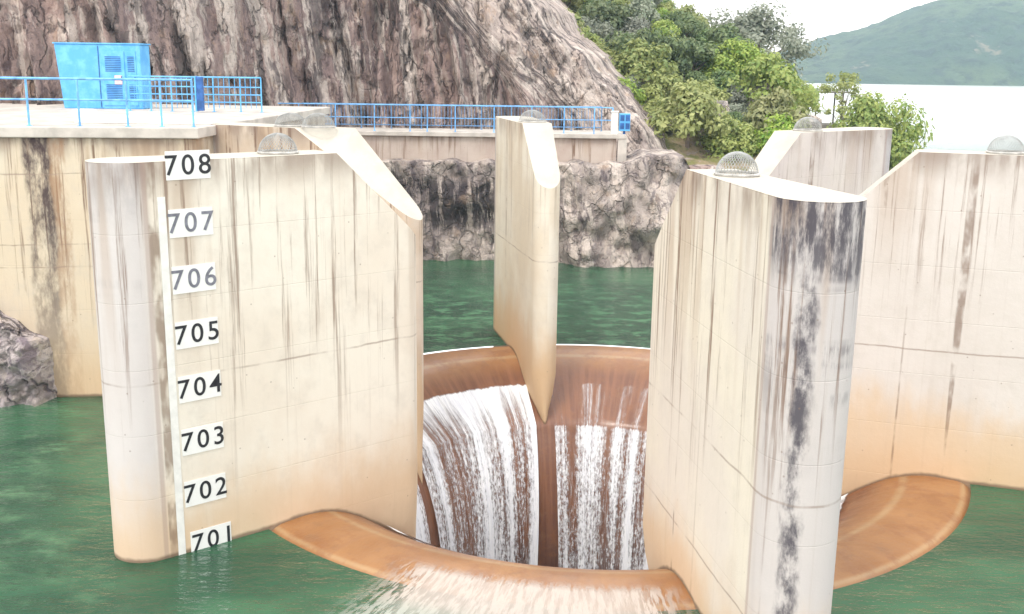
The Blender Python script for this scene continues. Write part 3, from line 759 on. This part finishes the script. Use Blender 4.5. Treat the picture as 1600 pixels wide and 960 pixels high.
# ------------------------------------------------------------------ hillside with bushes
def shore(y): return 22.2+(y-60)*.05
def hill(x, y):
    s_ = shore(y)-x
    a_ = s_*.95 if s_ > 0 else s_*.5
    b_ = 3.2+.37*(y-55)
    if a_ > b_: z = b_+.12*(a_-b_)
    else: z = a_
    d = abs(a_-b_)
    if d < 2: z -= (2-d)**2*.08
    z = min(z, 30+.1*z)
    return z+.55*fbm(x*.3, y*.3, 2, 3)+.18*fbm(x*1.5, y*1.5, 5, 3)
t = NT('hillside_ground'); p = t.obj(); f = t.noise(p, .6, 6, .65); g_ = t.noise(p, 3, 6, .7)
c = t.mix(t.ss(f, .42, .6), (.20, .20, .065), (.36, .27, .17)); c = t.mix(t.ss(g_, .5, .7), c, (.12, .13, .05)); c = t.mix(t.ss(t.noise(p, 1.2, 5, .7), .56, .66), c, (.40, .33, .30))
hill_m = t.done(t.pbr(c, .95, t.bump(g_, 1, .25)))
nx, ny = 190, 150
V = []; 
for j in range(ny):
    y = 52+j*.45 if j < 110 else 101.5+(j-110)*4
    for i in range(nx):
        x = -22+i*.27; V.append((x, y+max(0, 9-x)*.35, hill(x, y)))
F = [(j*nx+i, j*nx+i+1, (j+1)*nx+i+1, (j+1)*nx+i) for j in range(ny-1) for i in range(nx-1)]
o = from_data('hillside', V, F, hill_m, None, True); tag(o, kind='structure')

def leaf_mat(name, c1, c2, c3):
    t = NT(name); oi = t.n('ShaderNodeObjectInfo').outputs['Random']; p = t.obj()
    f = t.noise(p, 1.6, 3, .6); g_ = t.n('ShaderNodeNewGeometry').outputs['Random Per Island']
    c = t.mix(t.ss(f, .38, .62), c1, c2); c = t.mix(t.math('MULTIPLY', g_, .55), c, c3)
    hsv = t.n('ShaderNodeHueSaturation', None, Hue=t.math('ADD', .485, t.math('MULTIPLY', oi, .03)), Saturation=t.math('ADD', .8, t.math('MULTIPLY', oi, .3)), Value=t.math('ADD', 1.15, t.math('MULTIPLY', oi, .6)), Color=c).outputs[0]
    d = t.pbr(hsv, .6); tr = t.n('ShaderNodeBsdfTranslucent', None, Color=hsv).outputs[0]
    return t.done(t.n('ShaderNodeMixShader', None, i0=.35, i1=d, i2=tr).outputs[0])
L_bright = leaf_mat('leaves_bright', (.10, .175, .035), (.20, .26, .055), (.38, .38, .11))
L_dark = leaf_mat('leaves_dark', (.05, .10, .04), (.10, .16, .055), (.22, .25, .09))
L_dry = leaf_mat('leaves_dry', (.13, .17, .05), (.23, .26, .08), (.40, .39, .15))
L_grey = leaf_mat('leaves_grey', (.12, .145, .10), (.19, .205, .15), (.30, .30, .24))
bark = simple('bark', (.20, .15, .12), .9, .3, 6)
def crown_mesh(seed, rx, rz, nclump, nleaf, leaf, airy=0.0):
    rnd = random.Random(seed); V, F = [], []
    cl = []
    for i in range(nclump):
        th_ = rnd.uniform(0, 2*math.pi); ph = rnd.uniform(-.35, 1.0); rr = rnd.uniform(.45, .95)
        c = Vector((math.cos(th_)*math.cos(ph*1.5)*rx*rr, math.sin(th_)*math.cos(ph*1.5)*rx*rr, rz*(.15+.85*math.sin(ph*1.5)*rr)))
        cl.append((c, rnd.uniform(.22, .42)*rx*(1-airy*.35)))
    for (c, r) in cl:
        for k in range(nleaf):
            d = Vector((rnd.gauss(0, 1), rnd.gauss(0, 1), rnd.gauss(0, 1))).normalized()
            q = c+Vector((d.x*r, d.y*r, d.z*r*.75))*(rnd.random()**.4)
            nrm = (d+Vector((0, 0, .5))+Vector((rnd.uniform(-.6, .6), rnd.uniform(-.6, .6), rnd.uniform(-.6, .6)))).normalized()
            a_ = nrm.orthogonal().normalized(); a_.rotate(Matrix.Rotation(rnd.uniform(0, 6.28), 3, nrm)); b_ = nrm.cross(a_)
            s1 = leaf*rnd.uniform(.6, 1.3); s2 = s1*.55; n_ = len(V)
            V += [tuple(q-a_*s1), tuple(q-b_*s2), tuple(q+a_*s1), tuple(q+b_*s2+nrm*s2*.3)]; F.append((n_, n_+1, n_+2, n_+3))
    return V, F, cl
def plant_proto(seed, rx, rz, base_h, nclump, nleaf, leaf, mat, airy=0.0, name='bush', trunk_r=.1):
    V, F, cl = crown_mesh(seed, rx, rz, nclump, nleaf, leaf, airy)
    me = bpy.data.meshes.new('crown'); me.from_pydata([(x, y, z+base_h) for x, y, z in V], [], F); me.materials.append(mat)
    b = MB(); fork = Vector((0, 0, base_h*.55)); b.tube((0, 0, -.4), fork, trunk_r, trunk_r*.75)
    for (c, r) in cl[:14 if airy else 8]:
        c2 = c+Vector((0, 0, base_h)); m1 = fork.lerp(c2, .5)+Vector((0, 0, .12*rx)); b.tube(fork, m1, trunk_r*.5, trunk_r*.3, 6); b.tube(m1, c2, trunk_r*.3, trunk_r*.1, 5)
    tm = bpy.data.meshes.new('trunk'); tm.from_pydata(b.v, [], b.f); tm.materials.append(bark)
    return me, tm
def place(proto, name, x, y, z, s, label, cat, group=None, rz=None, sz=1.0):
    root = empty(name, (x, y, z), random.uniform(0, 6.28) if rz is None else rz); root.scale = (s, s, s*sz)
    tag(root, label, cat, group)
    for nm, me in (('crown', proto[0]), ('trunk', proto[1])): link(bpy.data.objects.new(nm, me), root)
    return root
protos = {}
for k, m in enumerate((L_bright, L_dark, L_dry, L_grey)):
    protos[k] = [plant_proto(100+k*10+j, 1.5, 1.25, .7, 26, 130, .10, m) for j in range(2)]
LB = {0: 'fresh green leafy bush among the growth on the slope right of the cliff', 1: 'dark green leafy bush among the growth on the slope right of the cliff',
      2: 'yellowish dry looking bush among the growth on the slope right of the cliff', 3: 'grey green loose bush among the growth on the slope right of the cliff'}
rnd = random.Random(5); placed = []
tries = 0
def vis_px(x, y, z):
    h_ = H-z; zz = y*math.cos(th)+h_*math.sin(th); v_ = h_*math.cos(th)-y*math.sin(th)
    return 800+1665*x/zz, 480+1665*v_/zz
while len(placed) < 125 and tries < 9000:
    tries += 1
    y = 56+46*rnd.random()**1.2; x = rnd.uniform(.04*y, .30*y)
    if x > shore(y)-.8: continue
    z = hill(x, y); px, py = vis_px(x, y, z+1)
    if px < 850 or px > 1225 or py > 330 or py < -50: continue
    if x < 8.4 and y < 59: continue
    s_ = rnd.uniform(.7, 1.55)*(1+.006*(y-56))
    if any(math.dist((x, y), q[:2]) < (s_+q[2])*.85 for q in placed): continue
    placed.append((x, y, s_, z))
for (x, y, s_, z) in placed:
    k = rnd.choices((0, 1, 2, 3), (.40, .28, .17, .15))[0]
    place(protos[k][rnd.randrange(2)], 'bush', x, y, z-.2, s_, LB[k], 'bush', 'bushes covering the slope right of the cliff', rnd.uniform(0, 6.28), rnd.uniform(.85, 1.25))
print('bushes', len(placed), tries)
big = plant_proto(301, 3.0, 2.6, .9, 70, 200, .12, L_bright, trunk_r=.16)
place(big, 'bush', 21.2, 64.0, 1.7, 1.1, 'large rounded green bush rising behind the pale pier at the lake shore', 'bush', rz=.5, sz=1.42)
place(protos[0][0], 'bush', 18.4, 66.0, 2.9, 1.15, 'light green bush on the shore left of the large rounded one', 'bush', rz=1.2)
place(protos[0][1], 'bush', 23.6, 63.0, -.2, 1.3, 'lowest green bush at the right foot of the large rounded one', 'bush', rz=2.2)
mid_ = plant_proto(311, 1.9, 1.7, .5, 44, 170, .10, L_bright, trunk_r=.12)
place(mid_, 'bush', 11.6, 57.0, 3.4, 1.1, 'dense bright green bush just above the dome of the nearest pier', 'bush', rz=.2)
place(mid_, 'bush', 13.3, 66.5, 8.0, 1.1, 'bright green round bush halfway up the slope beside bare rock', 'bush', rz=2.4)
sky_tree = plant_proto(321, 4.2, 3.0, 3.2, 60, 120, .13, L_grey, airy=1, name='tree', trunk_r=.22)
place(sky_tree, 'tree', 18.0, 84, hill(18.0, 84)-.3, 1.35, 'tall airy grey green tree with its crown against the white sky', 'tree', rz=1.0)
place(sky_tree, 'tree', 21.8, 88, hill(21.8, 88)-.3, .72, 'smaller grey green tree at the right end of the slope, below the sky tree', 'tree', rz=3.0)
thin = plant_proto(331, 2.0, 2.4, 3.3, 30, 60, .11, L_dry, airy=1, name='tree', trunk_r=.06)
place(thin, 'tree', 22.3, 74, 3.2, 1.0, 'slender tree with a thin pale crown standing alone before the lake', 'tree', rz=.6)
# rock outcrops on the slope
for k, (x, y, s_, lb) in enumerate(((14.4, 63.0, (1.2, .9, 1.1), 'upright grey rock face halfway down the green slope'), (16.6, 62.5, (1.3, .8, .5), 'flat tilted rock slab below the bushes near the shore'),
                                    (15.4, 61.5, (1.0, .8, .45), 'lower flat rock slab beside the tilted one'), (11.0, 60.0, (1.0, .9, 1.0), 'brown rock between the cliff and the first bushes'),
                                    (13.0, 71.0, (1.1, .9, 1.2), 'grey rock under bushes high on the slope'))):
    boulder('rock_outcrop', (x, y, hill(x, y)+.5), s_, grey_m, lb, 20+k)

# shelter by the lake
sx, sy = 22.9, 80.0
root = empty('shelter', (sx, sy, 5.2)); tag(root, 'small open shelter with a thin flat roof on the lake shore', 'shelter')
sm = simple('shelter_roof', (.22, .2, .18), .8, .2); sp = simple('shelter_post', (.16, .14, .12), .8, .1)
MB().box((0, 0, 2.05), (3.2, 2.2, .12)).build('roof', sm, root, bevel=.03)
for a_ in (-.95, .95):
    for b_ in (-1, 1): MB().box((a_, b_, -.4), (.10, .10, 4.8)).build('post', sp, root)
MB().box((0, 0, -.4), (2.8, 2.4, .3)).build('floor', sp, root)

# ------------------------------------------------------------------ far hills
t = NT('far_wooded_hill'); p = t.obj(); f = t.noise(p, .012, 6, .6); g_ = t.noise(p, .09, 6, .7)
c = t.mix(t.ss(f, .4, .6), (.024, .055, .026), (.06, .095, .042)); c = t.mix(t.ss(g_, .45, .65), c, (.008, .020, .012)); c = t.mix(t.ss(t.noise(p, .022, 5, .7), .62, .68), c, (.16, .14, .10))
far_m = t.done(t.pbr(c, 1, t.bump(g_, 1, 6)))
tab = [(60, -6), (160, -2), (205, 14), (230, 25), (265, 37), (300, 52), (330, 62), (380, 64), (470, 72), (600, 60), (760, 30), (900, 0)]
def prof_z(x):
    if x <= tab[0][0]: return tab[0][1]
    for (a0, b0_), (a1, b1_) in zip(tab, tab[1:]):
        if x <= a1: f_ = (x-a0)/(a1-a0); return b0_+(b1_-b0_)*f_
    return 0
V = []; nx, ny = 260, 80
for j in range(ny):
    q = j/(ny-1); y = 676+q*330
    for i in range(nx):
        x = 60+i*3.2; s_ = math.sin(min(1, q*1.9)*math.pi/2) if q < .53 else math.cos((q-.53)/.47*math.pi/2)
        xx = x*850/(676+330*.53)
        z = prof_z(xx)*s_
        z += (4.5*fbm(x*.012, y*.012, 1, 4)*s_+2.6*abs(fbm(x*.07, y*.07, 3, 3))*min(1, s_*4))
        V.append((x, y+14*noise.noise((x*.01, 3, 0)), z-1.5+3*min(1, s_*6)))
F = [(j*nx+i, j*nx+i+1, (j+1)*nx+i+1, (j+1)*nx+i) for j in range(ny-1) for i in range(nx-1)]
o = from_data('hills', V, F, far_m, None, True); tag(o, kind='structure')

# ------------------------------------------------------------------ haze
t = NT('haze_air'); pv = t.n('ShaderNodeVolumePrincipled', None, Color=(.62, .82, 1.0), Absorption_Color=(1, 1, 1), Density=.00042, Anisotropy=.2)
t.t.links.new(pv.outputs[0], t.out.inputs['Volume']); hm = t.m
b = MB().box((430, 500, 40), (1160, 1100, 112)); hz = b.build('haze', hm)
hz.location = (0, 0, 0); tag(hz, kind='stuff'); hz.display_type = 'WIRE'

sc.cycles.volume_bounces = 1
sc.cycles.max_bounces = 6; sc.cycles.transparent_max_bounces = 12
sc.cycles.use_denoising = True
